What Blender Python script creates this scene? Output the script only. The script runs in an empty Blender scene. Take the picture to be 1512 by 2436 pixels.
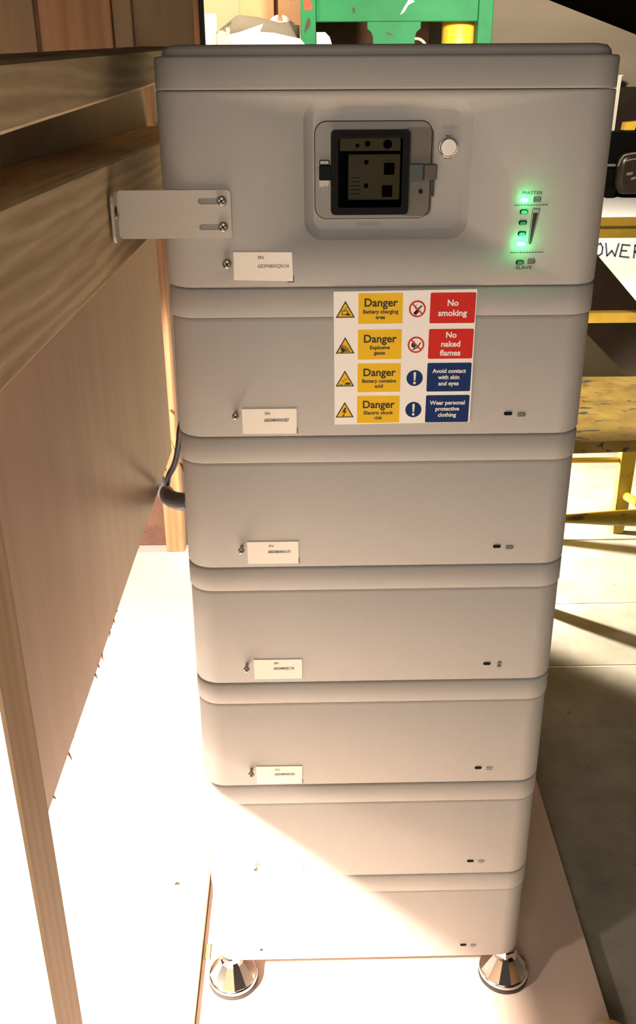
import bpy, bmesh, math, random
from mathutils import Vector, Matrix
R = math.radians
random.seed(7)
sc = bpy.context.scene
col = sc.collection

# ------------------------------------------------------------------ camera
cd = bpy.data.cameras.new('camera')
cd.sensor_fit = 'HORIZONTAL'; cd.sensor_width = 36.0
cd.lens = 2214.1 / 1512 * 36.0
cd.clip_start = 0.02
cam = bpy.data.objects.new('camera', cd); col.objects.link(cam)
cam.location = (-0.0836, -0.9247, 1.1992)
cam.rotation_euler = (1.1399, 0.0050, -0.0205)
sc.camera = cam

# ------------------------------------------------------------------ world, lights, exposure
w = bpy.data.worlds.new('world'); sc.world = w; w.use_nodes = True
w.node_tree.nodes['Background'].inputs[0].default_value = (1.0, 0.80, 0.58, 1)
w.node_tree.nodes['Background'].inputs[1].default_value = 0.026

def aim(o, target):
    d = Vector(target) - o.location
    o.rotation_euler = d.to_track_quat('-Z', 'Y').to_euler()

def lamp(name, kind, loc, energy, color, size=.05, target=None, cone=None, blend=.3):
    l = bpy.data.lights.new(name, kind); l.energy = energy; l.color = color
    if kind == 'AREA': l.size = size
    else: l.shadow_soft_size = size
    if kind == 'SPOT': l.spot_size = R(cone); l.spot_blend = blend
    o = bpy.data.objects.new(name, l); col.objects.link(o); o.location = loc
    if target is not None: aim(o, target)
    return o

WARM = (1.0, 0.89, 0.76)
lamp('work_lamp', 'SPOT', (-0.76, -0.62, 0.915), 680, (1.0, 0.87, 0.75), .035, (-0.10, 0.0, 0.10), 99, .12)
lamp('second_lamp', 'SPOT', (-1.5, -1.0, 1.12), 64, (1.0, 0.86, 0.74), .06, (0.35, 0.1, 0.0), 46, .3)
lamp('floor_lamp_behind', 'SPOT', (-0.22, 1.72, 0.30), 760, (1.0, 0.86, 0.66), .03, (0.80, 1.53, 0.02), 78, .25)
lamp('bench_fill', 'SPOT', (0.42, 1.36, 1.50), 92, (1.0, 0.87, 0.70), .06, (0.55, 2.20, 0.90), 142, .2)  # added spot that brightens bench top, green chair and stool
lamp('clutter_fill', 'SPOT', (-0.36, 2.08, 1.72), 24, (1.0, 0.86, 0.68), .03, (-0.24, 2.36, 1.36), 80, .3)  # added spot, only there to brighten the left bench clutter
lamp('camera_fill', 'AREA', (-0.32, -1.65, 1.22), 13.0, WARM, .7, (0.0, 0.0, 0.85))  # added soft fill from behind the camera, not a ceiling fitting

sc.view_settings.view_transform = 'Standard'
sc.view_settings.look = 'None'
sc.view_settings.gamma = 1.0
sc.view_settings.use_curve_mapping = False
sc.view_settings.exposure = 0.0

# ------------------------------------------------------------------ materials
def nt_mat(name):
    m = bpy.data.materials.new(name); m.use_nodes = True
    return m, m.node_tree, m.node_tree.nodes['Principled BSDF']

def plain(name, c, rough=.6, metal=0., spec=.5, bump=0., bscale=200., var=0., vscale=8.):
    m, t, b = nt_mat(name); N, L = t.nodes, t.links
    b.inputs['Base Color'].default_value = (*c, 1); b.inputs['Roughness'].default_value = rough
    b.inputs['Metallic'].default_value = metal; b.inputs['Specular IOR Level'].default_value = spec
    tc = N.new('ShaderNodeTexCoord')
    if var:
        n = N.new('ShaderNodeTexNoise'); n.inputs['Scale'].default_value = vscale; n.inputs['Detail'].default_value = 5
        r = N.new('ShaderNodeMapRange'); r.inputs[3].default_value = 1 - var; r.inputs[4].default_value = 1 + var
        x = N.new('ShaderNodeMix'); x.data_type = 'RGBA'; x.blend_type = 'MULTIPLY'; x.inputs[0].default_value = 1
        x.inputs[6].default_value = (*c, 1)
        L.new(tc.outputs['Object'], n.inputs['Vector']); L.new(n.outputs['Fac'], r.inputs[0])
        cb = N.new('ShaderNodeCombineColor')
        for i in range(3): L.new(r.outputs[0], cb.inputs[i])
        L.new(cb.outputs[0], x.inputs[7]); L.new(x.outputs[2], b.inputs['Base Color'])
    if bump:
        n = N.new('ShaderNodeTexNoise'); n.inputs['Scale'].default_value = bscale; n.inputs['Detail'].default_value = 4
        bp = N.new('ShaderNodeBump'); bp.inputs['Strength'].default_value = bump; bp.inputs['Distance'].default_value = .002
        L.new(tc.outputs['Object'], n.inputs['Vector']); L.new(n.outputs['Fac'], bp.inputs['Height']); L.new(bp.outputs[0], b.inputs['Normal'])
    return m

def wood(name, c1, c2, axis='Y', freq=38., stretch=14., warp=3.0, rough=.65, knots=True, contrast=(.35, .75), ring=.38):
    """long grain along an axis: a distorted noise squeezed across the grain"""
    m, t, b = nt_mat(name); N, L = t.nodes, t.links
    tc = N.new('ShaderNodeTexCoord'); mp = N.new('ShaderNodeMapping')
    s = {'X': (1 / stretch, 1, 1), 'Y': (1, 1 / stretch, 1), 'Z': (1, 1, 1 / stretch)}[axis]
    mp.inputs['Scale'].default_value = s
    n = N.new('ShaderNodeTexNoise'); n.inputs['Scale'].default_value = freq; n.inputs['Detail'].default_value = 6
    n.inputs['Distortion'].default_value = warp * .25
    wv = N.new('ShaderNodeTexWave'); wv.wave_type = 'RINGS'; wv.inputs['Scale'].default_value = freq * .38
    wv.rings_direction = axis
    wv.inputs['Distortion'].default_value = warp * 1.6; wv.inputs['Detail'].default_value = 3; wv.inputs['Detail Scale'].default_value = 1.6
    ad = N.new('ShaderNodeMix'); ad.data_type = 'FLOAT'; ad.inputs[0].default_value = ring
    rp = N.new('ShaderNodeValToRGB'); e = rp.color_ramp.elements
    e[0].position = contrast[0]; e[0].color = (*c2, 1); e[1].position = contrast[1]; e[1].color = (*c1, 1)
    L.new(tc.outputs['Object'], mp.inputs[0]); L.new(mp.outputs[0], n.inputs['Vector']); L.new(mp.outputs[0], wv.inputs['Vector'])
    L.new(n.outputs['Fac'], ad.inputs[2]); L.new(wv.outputs['Fac'], ad.inputs[3]); L.new(ad.outputs[0], rp.inputs[0])
    out = rp.outputs[0]
    if knots:
        v = N.new('ShaderNodeTexVoronoi'); v.inputs['Scale'].default_value = 4.2
        m2 = N.new('ShaderNodeMapping'); s2 = {'X': (.7, 2, 2), 'Y': (2, .7, 2), 'Z': (2, 2, .7)}[axis]; m2.inputs['Scale'].default_value = s2
        kr = N.new('ShaderNodeValToRGB'); k = kr.color_ramp.elements
        k[0].position = .05; k[0].color = (1, 1, 1, 1); k[1].position = .14; k[1].color = (0, 0, 0, 1)
        mx = N.new('ShaderNodeMix'); mx.data_type = 'RGBA'
        mx.inputs[7].default_value = (c2[0] * .35, c2[1] * .3, c2[2] * .25, 1)
        L.new(tc.outputs['Object'], m2.inputs[0]); L.new(m2.outputs[0], v.inputs['Vector']); L.new(v.outputs['Distance'], kr.inputs[0])
        L.new(kr.outputs[0], mx.inputs[0]); L.new(out, mx.inputs[6]); out = mx.outputs[2]
    L.new(out, b.inputs['Base Color']); b.inputs['Roughness'].default_value = rough
    bp = N.new('ShaderNodeBump'); bp.inputs['Strength'].default_value = .25; bp.inputs['Distance'].default_value = .002
    L.new(ad.outputs[0], bp.inputs['Height']); L.new(bp.outputs[0], b.inputs['Normal'])
    return m

def blotch(name, c1, c2, c3=None, scale=9., rough=.8, bump=.3, lo=.4, hi=.62, speck=.0):
    m, t, b = nt_mat(name); N, L = t.nodes, t.links
    tc = N.new('ShaderNodeTexCoord'); n = N.new('ShaderNodeTexNoise'); n.inputs['Scale'].default_value = scale; n.inputs['Detail'].default_value = 8
    n.inputs['Roughness'].default_value = .62
    rp = N.new('ShaderNodeValToRGB'); e = rp.color_ramp.elements
    e[0].position = lo; e[0].color = (*c1, 1); e[1].position = hi; e[1].color = (*c2, 1)
    L.new(tc.outputs['Object'], n.inputs['Vector']); L.new(n.outputs['Fac'], rp.inputs[0]); out = rp.outputs[0]
    if c3:
        n2 = N.new('ShaderNodeTexNoise'); n2.inputs['Scale'].default_value = scale * 3.1; n2.inputs['Detail'].default_value = 3
        n2.inputs['Distortion'].default_value = 1.2
        r2 = N.new('ShaderNodeValToRGB'); k = r2.color_ramp.elements; k[0].position = .62 - speck; k[0].color = (0, 0, 0, 1); k[1].position = .67 - speck; k[1].color = (1, 1, 1, 1)
        mx = N.new('ShaderNodeMix'); mx.data_type = 'RGBA'; mx.inputs[7].default_value = (*c3, 1)
        mp = N.new('ShaderNodeMapping'); mp.inputs['Scale'].default_value = (.55, 1.3, 1)
        L.new(tc.outputs['Object'], mp.inputs[0]); L.new(mp.outputs[0], n2.inputs['Vector']); L.new(n2.outputs['Fac'], r2.inputs[0])
        L.new(r2.outputs[0], mx.inputs[0]); L.new(out, mx.inputs[6]); out = mx.outputs[2]
    L.new(out, b.inputs['Base Color']); b.inputs['Roughness'].default_value = rough
    if bump:
        bp = N.new('ShaderNodeBump'); bp.inputs['Strength'].default_value = bump; bp.inputs['Distance'].default_value = .003
        L.new(n.outputs['Fac'], bp.inputs['Height']); L.new(bp.outputs[0], b.inputs['Normal'])
    return m

def emit(name, c, s):
    m, t, b = nt_mat(name); b.inputs['Base Color'].default_value = (*c, 1)
    b.inputs['Emission Color'].default_value = (*c, 1); b.inputs['Emission Strength'].default_value = s
    return m

def tinted(name, c, gloss=.06):
    m = bpy.data.materials.new(name); m.use_nodes = True; t = m.node_tree; N, L = t.nodes, t.links
    N.remove(N['Principled BSDF']); o = N['Material Output']
    tr = N.new('ShaderNodeBsdfTransparent'); tr.inputs[0].default_value = (*c, 1)
    g = N.new('ShaderNodeBsdfGlossy'); g.inputs['Roughness'].default_value = .08
    lw = N.new('ShaderNodeLayerWeight'); lw.inputs[0].default_value = gloss * 5
    mx = N.new('ShaderNodeMixShader')
    L.new(lw.outputs['Fresnel'], mx.inputs[0]); L.new(tr.outputs[0], mx.inputs[1]); L.new(g.outputs[0], mx.inputs[2]); L.new(mx.outputs[0], o.inputs[0])
    return m

M = {}
M['case'] = plain('powder_coat', (.41, .386, .360), .62, spec=.35, bump=.16, bscale=900)
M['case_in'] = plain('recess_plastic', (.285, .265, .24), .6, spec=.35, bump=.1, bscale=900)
M['lid'] = plain('lid_coat', (.375, .35, .315), .6, spec=.3, bump=.12, bscale=900)
M['bracket'] = plain('bracket_coat', (.54, .49, .43), .55, spec=.4, bump=.1, bscale=700)
M['black'] = plain('black_plastic', (.008, .008, .008), .6, spec=.08)
M['ink'] = plain('print_ink', (.02, .02, .02), .7)
M['faint'] = plain('faint_print', (.30, .28, .25), .7)
M['paper'] = plain('label_paper', (.92, .84, .74), .7)
M['steel'] = plain('screw_steel', (.42, .37, .31), .42, 1.)
M['chrome'] = plain('polished_steel', (.80, .79, .77), .16, 1.)
M['dark'] = plain('dark_recess', (.015, .013, .011), .8)
M['rubber'] = plain('rubber', (.03, .022, .018), .7)
M['led_on'] = emit('led_lit', (.10, 1.0, .45), 55)
M['led_mid'] = emit('led_glow', (.04, .75, .22), .55)
M['led_dim'] = emit('led_dim', (.02, .25, .10), .08)
M['window'] = tinted('smoky_window', (.60, .58, .52), .012)
M['flap'] = tinted('smoky_flap', (.80, .78, .74), .015)
M['breaker'] = plain('breaker_grey', (.34, .34, .30), .5)
M['toggle'] = plain('breaker_toggle', (.010, .010, .008), .7, spec=.1)
M['teal'] = plain('latch_teal', (.045, .055, .055), .5)
M['redbrown'] = plain('latch_brown', (.085, .05, .035), .5)
M['button'] = plain('button_face', (.80, .70, .60), .35, .6)
M['white'] = plain('sign_white', (.92, .87, .82), .5)
M['yellow'] = plain('sign_yellow', (.84, .50, .015), .6, spec=.2)
M['red'] = plain('sign_red', (.60, .022, .014), .6, spec=.2)
M['blue'] = plain('sign_blue', (.006, .028, .12), .6, spec=.2)
M['whiteink'] = plain('white_ink', (.86, .82, .78), .5)
M['rail'] = wood('rail_pine', (.84, .65, .42), (.56, .40, .23), 'Y', 62, 12, 4.5, contrast=(.30, .72), ring=.24)
M['stud'] = wood('stud_pine', (.66, .46, .29), (.50, .32, .19), 'Z', 60, 18, 2., contrast=(.30, .70), ring=.15)
M['panel'] = wood('plywood_face', (.52, .39, .31), (.43, .315, .24), 'Z', 26, 9, 1.2, knots=False, contrast=(.25, .8), ring=0.)
M['plank'] = wood('plank_brown', (.34, .18, .085), (.24, .115, .05), 'Z', 30, 22, 1.5, knots=False, ring=.12)
M['plank_dull'] = wood('plank_dull', (.24, .155, .08), (.18, .115, .055), 'Z', 18, 14, 1.2, knots=False, ring=.05)
M['post'] = wood('post_orange', (.42, .215, .09), (.25, .115, .045), 'Z', 40, 10, 2., knots=False, ring=.2)
M['sheet_red'] = blotch('red_brown_ply', (.085, .032, .016), (.13, .055, .028), None, 12, .7, .1)
M['ply'] = wood('base_plywood', (.70, .54, .45), (.60, .44, .36), 'Y', 14, 6, 1.0, knots=False, contrast=(.2, .85), ring=0.)
M['ply_edge'] = wood('plywood_edge', (.55, .38, .22), (.40, .26, .14), 'Y', 60, 20, .6, knots=False)
M['whiteboard'] = plain('white_melamine', (.64, .60, .56), .5, var=.03, vscale=20)
M['splinter'] = plain('splinter', (.40, .20, .09), .8)
M['cable'] = plain('cable_black', (.022, .020, .019), .45)
M['conduit'] = plain('conduit_black', (.06, .06, .066), .34)
M['thin'] = plain('cable_tan', (.38, .25, .10), .5)
M['concrete'] = blotch('concrete', (.25, .23, .19), (.39, .365, .31), (.14, .12, .095), 7, .85, .35, .35, .68, speck=-.075)
M['joint'] = plain('joint_fill', (.10, .09, .075), .9)
M['joint_pale'] = plain('joint_pale', (.62, .60, .55), .9)
M['plaster'] = wood('rough_render', (.30, .25, .185), (.23, .19, .14), 'X', 9, 5, 1.2, knots=False, contrast=(.2, .8), rough=.9)
M['roof'] = plain('dark_roof', (.004, .0025, .0015), .95, spec=0., bump=.3, bscale=40)
M['wall'] = plain('dull_wall', (.11, .085, .06), .9, var=.1)
M['green'] = blotch('green_gloss', (.0, .135, .038), (.002, .175, .052), None, 5, .7, .06)
M['green_side'] = M['green']
M['chip_red'] = plain('red_splash', (.75, .06, .02), .4)
M['chip_dark'] = plain('dark_chip', (.045, .03, .02), .7)
M['chip_white'] = plain('white_splash', (.80, .82, .72), .5)
M['tin'] = plain('yellow_tin', (.90, .55, .04), .4)
M['stool_top'] = blotch('splattered_top', (.21, .13, .02), (.38, .26, .05), (.055, .05, .04), 11, .6, .25, .35, .65, speck=.0)
M['stool'] = blotch('yellow_paint', (.24, .175, .010), (.31, .235, .015), (.07, .05, .012), 10, .5, .15, .3, .6, speck=-.02)
M['ochre'] = blotch('ochre_paint', (.17, .105, .004), (.22, .14, .006), (.09, .055, .004), 16, .6, .15, .3, .65, speck=-.03)
M['benchtop'] = plain('bench_white', (.85, .84, .82), .5)
M['card'] = plain('white_card', (.80, .80, .82), .8)
M['marker'] = plain('marker_ink', (.035, .05, .10), .6)
M['tool'] = plain('tool_black', (.0025, .0025, .0025), .8, spec=.05)
M['tool_shell'] = plain('tool_shell', (.018, .013, .007), .3, spec=.3)
M['tool_badge'] = plain('tool_badge', (.13, .12, .095), .5)
M['crate_shade'] = blotch('crate_shade_brown', (.012, .006, .0025), (.020, .010, .004), None, 9, .95, 0)  # brown of the crate, also the painted shade under the bench
M['batten'] = plain('pale_batten', (.74, .70, .60), .7)
M['cardboard'] = blotch('cardboard', (.46, .25, .12), (.54, .31, .155), None, 4, .85, .05)
M['palewood'] = plain('pale_wood', (.85, .68, .40), .7, var=.06)
M['block'] = plain('white_block', (.90, .88, .84), .6)
M['mat'] = plain('grey_felt', (.15, .125, .09), .9, bump=.3, bscale=60)
M['sheet'] = plain('white_sheet', (.86, .87, .90), .7)
M['ballred'] = plain('ball_red', (.75, .14, .07), .45)
M['ballwhite'] = plain('ball_white', (.88, .78, .72), .45)
M['brownbox'] = blotch('dark_brown_box', (.10, .045, .022), (.19, .09, .045), None, 7, .7, .1)
M['sliver'] = plain('green_sliver', (.18, .22, .05), .8)
M['sliver2'] = plain('pale_sliver', (.60, .50, .22), .8)
M['offcut'] = plain('offcut_wood', (.55, .36, .18), .7, var=.1)

# ------------------------------------------------------------------ mesh helpers
class B:
    def __init__(s): s.bm = bmesh.new(); s.mi = 0
    def poly(s, pts):
        f = s.bm.faces.new([s.bm.verts.new(p) for p in pts]); f.material_index = s.mi; return f
    def box(s, x0, x1, y0, y1, z0, z1, bev=0, seg=2, mat=None):
        vs = [s.bm.verts.new(p) for p in [(x0, y0, z0), (x1, y0, z0), (x1, y1, z0), (x0, y1, z0), (x0, y0, z1), (x1, y0, z1), (x1, y1, z1), (x0, y1, z1)]]
        fs = [s.bm.faces.new([vs[i] for i in q]) for q in [(0, 3, 2, 1), (4, 5, 6, 7), (0, 1, 5, 4), (1, 2, 6, 5), (2, 3, 7, 6), (3, 0, 4, 7)]]
        for f in fs: f.material_index = s.mi
        if bev:
            es = list({e for f in fs for e in f.edges})
            bmesh.ops.bevel(s.bm, geom=es, offset=bev, segments=seg, affect='EDGES', profile=.5)
        return s
    def rings(s, rings, cap0=True, cap1=True, smooth=True):
        rv = [[s.bm.verts.new(p) for p in r] for r in rings]; n = len(rv[0])
        for a, b in zip(rv, rv[1:]):
            for i in range(n):
                f = s.bm.faces.new((a[i], a[(i + 1) % n], b[(i + 1) % n], b[i])); f.material_index = s.mi; f.smooth = smooth
        if cap0: f = s.bm.faces.new(rv[0][::-1]); f.material_index = s.mi
        if cap1: f = s.bm.faces.new(rv[-1]); f.material_index = s.mi
        return s
    def tube(s, pts, r, n=10, cap=True, smooth=True):
        pts = [Vector(p) for p in pts]; rr = r if isinstance(r, (list, tuple)) else [r] * len(pts)
        rings = []; up = None
        for i, p in enumerate(pts):
            d = (pts[min(i + 1, len(pts) - 1)] - pts[max(i - 1, 0)]).normalized()
            if up is None: up = Vector((0, 0, 1)) if abs(d.z) < .9 else Vector((1, 0, 0))
            a = d.cross(up).normalized(); b = a.cross(d).normalized(); up = b
            rings.append([p + (a * math.cos(t) + b * math.sin(t)) * rr[i] for t in [2 * math.pi * k / n for k in range(n)]])
        return s.rings(rings, cap, cap, smooth)
    def lathe(s, c, prof, n=32, smooth=True, axis='Z'):
        rings = []
        for r, h in prof:
            ring = []
            for k in range(n):
                t = 2 * math.pi * k / n; a, b = r * math.cos(t), r * math.sin(t)
                ring.append({'Z': (c[0] + a, c[1] + b, c[2] + h), 'Y': (c[0] + a, c[1] - h, c[2] + b)}[axis])
            rings.append(ring)
        return s.rings(rings, True, True, smooth)
    def prism(s, pts, y0, y1):          # polygon (x, z) counter-clockwise as seen from -Y; y0 near, y1 far
        a = [s.bm.verts.new((x, y0, z)) for x, z in pts]; b = [s.bm.verts.new((x, y1, z)) for x, z in pts]; n = len(pts)
        fs = [s.bm.faces.new(a), s.bm.faces.new(b[::-1])]
        for i in range(n): fs.append(s.bm.faces.new((a[i], b[i], b[(i + 1) % n], a[(i + 1) % n])))
        for f in fs: f.material_index = s.mi
        return s
    def stroke(s, pts, wd, y0, y1):     # flat pen line in the XZ plane
        for (x0, z0), (x1, z1) in zip(pts, pts[1:]):
            d = Vector((x1 - x0, z1 - z0)); L = d.length
            if L < 1e-6: continue
            d /= L; n = Vector((-d.y, d.x)) * wd / 2; e = d * wd * .35
            q = [(x0 - e.x - n.x, z0 - e.y - n.y), (x1 + e.x - n.x, z1 + e.y - n.y), (x1 + e.x + n.x, z1 + e.y + n.y), (x0 - e.x + n.x, z0 - e.y + n.y)]
            s.prism(q, y0, y1)
        return s

def rrect(x0, x1, a0, a1, r, n=6):      # rounded rectangle outline, counter-clockwise
    out = []
    for cx, cy, t0 in [(x1 - r, a0 + r, -90), (x1 - r, a1 - r, 0), (x0 + r, a1 - r, 90), (x0 + r, a0 + r, 180)]:
        for k in range(n + 1):
            t = R(t0 + 90 * k / n); out.append((cx + r * math.cos(t), cy + r * math.sin(t)))
    return out

def mesh_of(b, base=(0, 0, 0), mats=()):
    bmesh.ops.translate(b.bm, verts=b.bm.verts, vec=-Vector(base))
    bmesh.ops.recalc_face_normals(b.bm, faces=b.bm.faces)
    me = bpy.data.meshes.new('mesh'); b.bm.to_mesh(me); b.bm.free()
    for m in mats: me.materials.append(m)
    return me

def root_of(o):
    while o.parent: o = o.parent
    return o

def link(name, me, parent=None, loc=None):
    o = bpy.data.objects.new(name, me); col.objects.link(o); me.name = name
    if parent: o.parent = parent
    if loc: o.location = loc
    return o

def part(name, b, mat, parent, label=None):
    """b is in world coordinates; the part shares the origin of its thing"""
    mats = mat if isinstance(mat, (list, tuple)) else [mat]
    o = link(name, mesh_of(b, root_of(parent).location, mats), parent)
    if label: o['label'] = label
    return o

def tag(o, label, cat, group=None, kind=None):
    o['label'] = label; o['category'] = cat
    if group: o['group'] = group
    if kind: o['kind'] = kind
    return o

def thing(name, loc, label, cat, group=None):
    o = bpy.data.objects.new(name, None); col.objects.link(o); o.location = loc; o.empty_display_size = .02
    return tag(o, label, cat, group)

def solo(name, b, mat, base, label, cat, group=None):
    mats = mat if isinstance(mat, (list, tuple)) else [mat]
    return tag(link(name, mesh_of(b, base, mats), None, base), label, cat, group)

def struct(name, b, mat, base=(0, 0, 0)):
    mats = mat if isinstance(mat, (list, tuple)) else [mat]
    o = link(name, mesh_of(b, base, mats), None, base); o['kind'] = 'structure'; return o

def text_into(b, s, x, z, size, y, align='LEFT', bold=0., sx=1.):
    """printed lettering as thin flat geometry standing in the XZ plane facing -Y"""
    cu = bpy.data.curves.new('txt', 'FONT'); cu.body = s; cu.size = size; cu.align_x = align; cu.offset = bold * size
    cu.resolution_u = 3; cu.space_character = 1.0
    o = bpy.data.objects.new('txt', cu); col.objects.link(o)
    me = bpy.data.meshes.new_from_object(o.evaluated_get(bpy.context.evaluated_depsgraph_get()))
    mi = b.mi; vs = [b.bm.verts.new((x + v.co.x * sx, y, z + v.co.y)) for v in me.vertices]
    for p in me.polygons:
        try: f = b.bm.faces.new([vs[i] for i in p.vertices]); f.material_index = mi
        except ValueError: pass
    bpy.data.objects.remove(o); bpy.data.curves.remove(cu); bpy.data.meshes.remove(me)

# ------------------------------------------------------------------ setting: floor, walls, roof
fl = struct('floor', B().box(-2.2, 2.0, -2.2, 2.8, -.06, -.012), M['joint'])
edges = [-2.2, -.9, .83, 1.105, 1.467, 1.86, 2.26, 2.8]
for i, (a, c) in enumerate(zip(edges, edges[1:])):
    part('floor_slab', B().box(-2.2, 2.0, a + .0025, c - .0025, -.012, 0, .0015, 1), M['concrete'], fl)
for y in (.83, 1.105):
    part('joint_filler', B().box(-.3, 2.0, y - .0025, y + .0025, -.012, -.0006), M['joint_pale'], fl)

struct('wall_back', B().box(-2.2, 2.0, 2.72, 2.80, 0, 2.5), M['plaster'])
struct('wall_right', B().box(1.9, 2.0, -2.2, 2.72, 0, 1.12), M['wall'])
struct('wall_left', B().box(-2.2, -2.1, -2.2, 2.72, 0, 2.4), M['wall'])
cb = B()
zc = lambda x: 1.458 - .338 * (x - .793)
cb.poly([(-2.2, -2.2, zc(-2.2)), (2.0, -2.2, zc(2.0)), (2.0, 2.8, zc(2.0)), (-2.2, 2.8, zc(-2.2))])
ex = bmesh.ops.extrude_face_region(cb.bm, geom=list(cb.bm.faces))
bmesh.ops.translate(cb.bm, verts=[v for v in ex['geom'] if isinstance(v, bmesh.types.BMVert)], vec=(0, 0, .08))
struct('ceiling', cb, M['roof'])

# timber partition beside the stack: a plywood panel with studs and rails on it
PX = -.346
pw = B(); pw.box(PX - .012, PX, -.465, .84, .528, 1.195)
wp = struct('wall_inner', pw, M['panel'], (PX, 0, .528))
st = B().box(-.353 + .0075, -.264, -.465, -.415, .02, 1.9, .002, 1)
part('timber_stud', st, M['stud'], wp)
lr = B(); lr.box(PX, -.260, -.415, .84, 1.034, 1.134, .0025, 1)
part('timber_rail', lr, M['rail'], wp, 'wide lower pine rail the bracket touches')
ur = B(); ur.box(PX, -.260, -.415, .84, 1.173, 1.213, .0025, 1)
for v in ur.bm.verts: v.co.z += (v.co.y + .3) * .040
part('timber_rail', ur, M['rail'], wp, 'narrow upper pine rail sloping up towards the back')
for i in range(46):                       # torn splinters along the sawn lower edge
    y = random.uniform(-.33, .80); L_ = random.choice((.002, .003, .003, .005, .007))
    if i < 6: y, L_ = (.18, .155, .10, .055, -.09, -.335)[i], (.010, .009, .011, .008, .014, .013)[i]
    d = Vector((random.uniform(-.1, .6), random.uniform(-.5, .5), -1)).normalized() * L_
    p = Vector((PX - random.uniform(0, .004), y, .5295))
    part('splinter', B().tube([p, p + d * .5, p + d], [.0016, .0013, .0004], 5), M['splinter'], wp)

# boarded partition further back on the left, with a post
wi = B(); wi.box(-1.4, -.4435, 1.412, 1.424, .0302, 1.68)
ip = struct('wall_rear', wi, M['sheet_red'], (-.9, 1.42, .03))
part('timber_post', B().box(-.459, -.409, 1.366, 1.411, .0305, 1.232, .002, 1), M['post'], ip, 'orange lit post standing on the floor')
for x0, x1, mt in ((-.95, -.660, 'plank_dull'), (-.648, -.490, 'plank'), (-.487, -.446, 'plank_dull')):
    part('plank', B().box(x0, x1, 1.395 if mt == 'plank' else 1.402, 1.4115, 1.02, 1.68, .002, 1), M[mt], ip)
bp = B().box(-.443, -.313, 1.425, 1.444, 1.20, 1.68, .001, 1)
part('plank', bp, M['plank_dull'], ip)
part('edge_batten', B().box(-.3125, -.2995, 1.418, 1.446, 1.20, 1.68, .001, 1), M['post'], ip, 'pale orange batten on the end of the boards')
part('edge_strip', B().box(-.2993, -.289, 1.428, 1.44, 1.20, 1.68), M['dark'], ip, 'black strip beside the pale batten')

wpn = B().box(-.4195, -.20, 1.46, 1.475, .0005, 1.12, .001, 1)
solo('white_board', wpn, M['whiteboard'], (-.31, 1.467, 0), 'added white panel brightening the gap behind the orange timber post', 'panel')  # added so the slit between post and stack comes out bright

# ------------------------------------------------------------------ boards on the floor
bb = B(); bb.box(-.2412, .352, -.50, .70, 0, .018, .001, 1)
for v in bb.bm.verts:
    if v.co.x > .3: v.co.x = .333 + .026 * (v.co.y + .06) - .0005 + (.001 if v.co.z < .01 else 0)
solo('base_board', bb, M['ply'], (.05, .1, 0), 'pinkish plywood board on the concrete under the battery stack', 'board')
wb = B(); wb.box(-.98, -.2485, -.40, 1.411, 0, .030, .001, 1)
for v in wb.bm.verts:
    if v.co.x > -.3: v.co.x -= .0 
wbt = thing('white_board', (-.55, .4, 0), 'white board brightly lit on the floor left of the stack, one screw in it', 'board')
part('sheet', wb, M['whiteboard'], wbt)
eb = B(); eb.box(-.2482, -.2420, -.40, 1.411, .018, .0302, .0008, 1)
part('edge_strip', eb, M['ply_edge'], wbt, 'bare wood edge of the board')
part('screw', B().lathe((-.293, .191, .030), [(.0001, .0016), (.003, .0014), (.0046, .0004), (.0046, -.004)], 16), M['steel'], wbt)
sl = B(); sl.mi = 0; sl.box(-.2375, -.2335, .058, .084, .0182, .0205, .0004, 1)
sl.mi = 1; sl.box(-.2335, -.2305, .056, .083, .0182, .0215, .0004, 1)
solo('wood_sliver', sl, [M['sliver'], M['sliver2']], (-.234, .07, .018), 'tiny green and yellow sliver on the plywood by the left foot', 'splinter')
oc = B().lathe((.310, -.118, .018), [(.024, 0), (.026, .004), (.026, .050), (.022, .058), (.012, .062), (.001, .0625)], 28)
solo('wood_peg', oc, M['offcut'], (.310, -.118, .018), 'rounded wooden peg end at the bottom edge of the plywood', 'peg')

# ------------------------------------------------------------------ battery stack
W2, DP, RC = .215, .38, .030
Z0, HH = .082, .1558
def fring(z, off, r=RC):
    return [(x, y, z) for x, y in rrect(-W2 - off, W2 + off, -off, DP + off, max(r + off, .003), 8)]
def shell(levels): return B().rings([fring(z, o) for z, o in levels])
SEAM = .1264
mods = []
mesh_cache = {}
def capsule(cx, cz, wd, h, n=8):
    return rrect(cx - wd / 2, cx + wd / 2, cz - h / 2, cz + h / 2, h / 2 * .98, n)
def battery_icon(b, x, z, wd, h, y):     # outline with four bars and a nub
    t = h * .11
    b.stroke([(x - wd / 2, z - h / 2), (x + wd / 2, z - h / 2), (x + wd / 2, z + h / 2), (x - wd / 2, z + h / 2), (x - wd / 2, z - h / 2)], t, y - .0001, y + .0003)
    for k in range(4):
        xx = x - wd * .32 + k * wd * .21
        b.stroke([(xx, z - h * .28), (xx, z + h * .28)], wd * .075, y - .0001, y + .0003)
    b.prism([(x + wd / 2, z - h * .3), (x + wd * .62, z - h * .15), (x + wd * .62, z + h * .15), (x + wd / 2, z + h * .3)], y - .0001, y + .0003)
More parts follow.
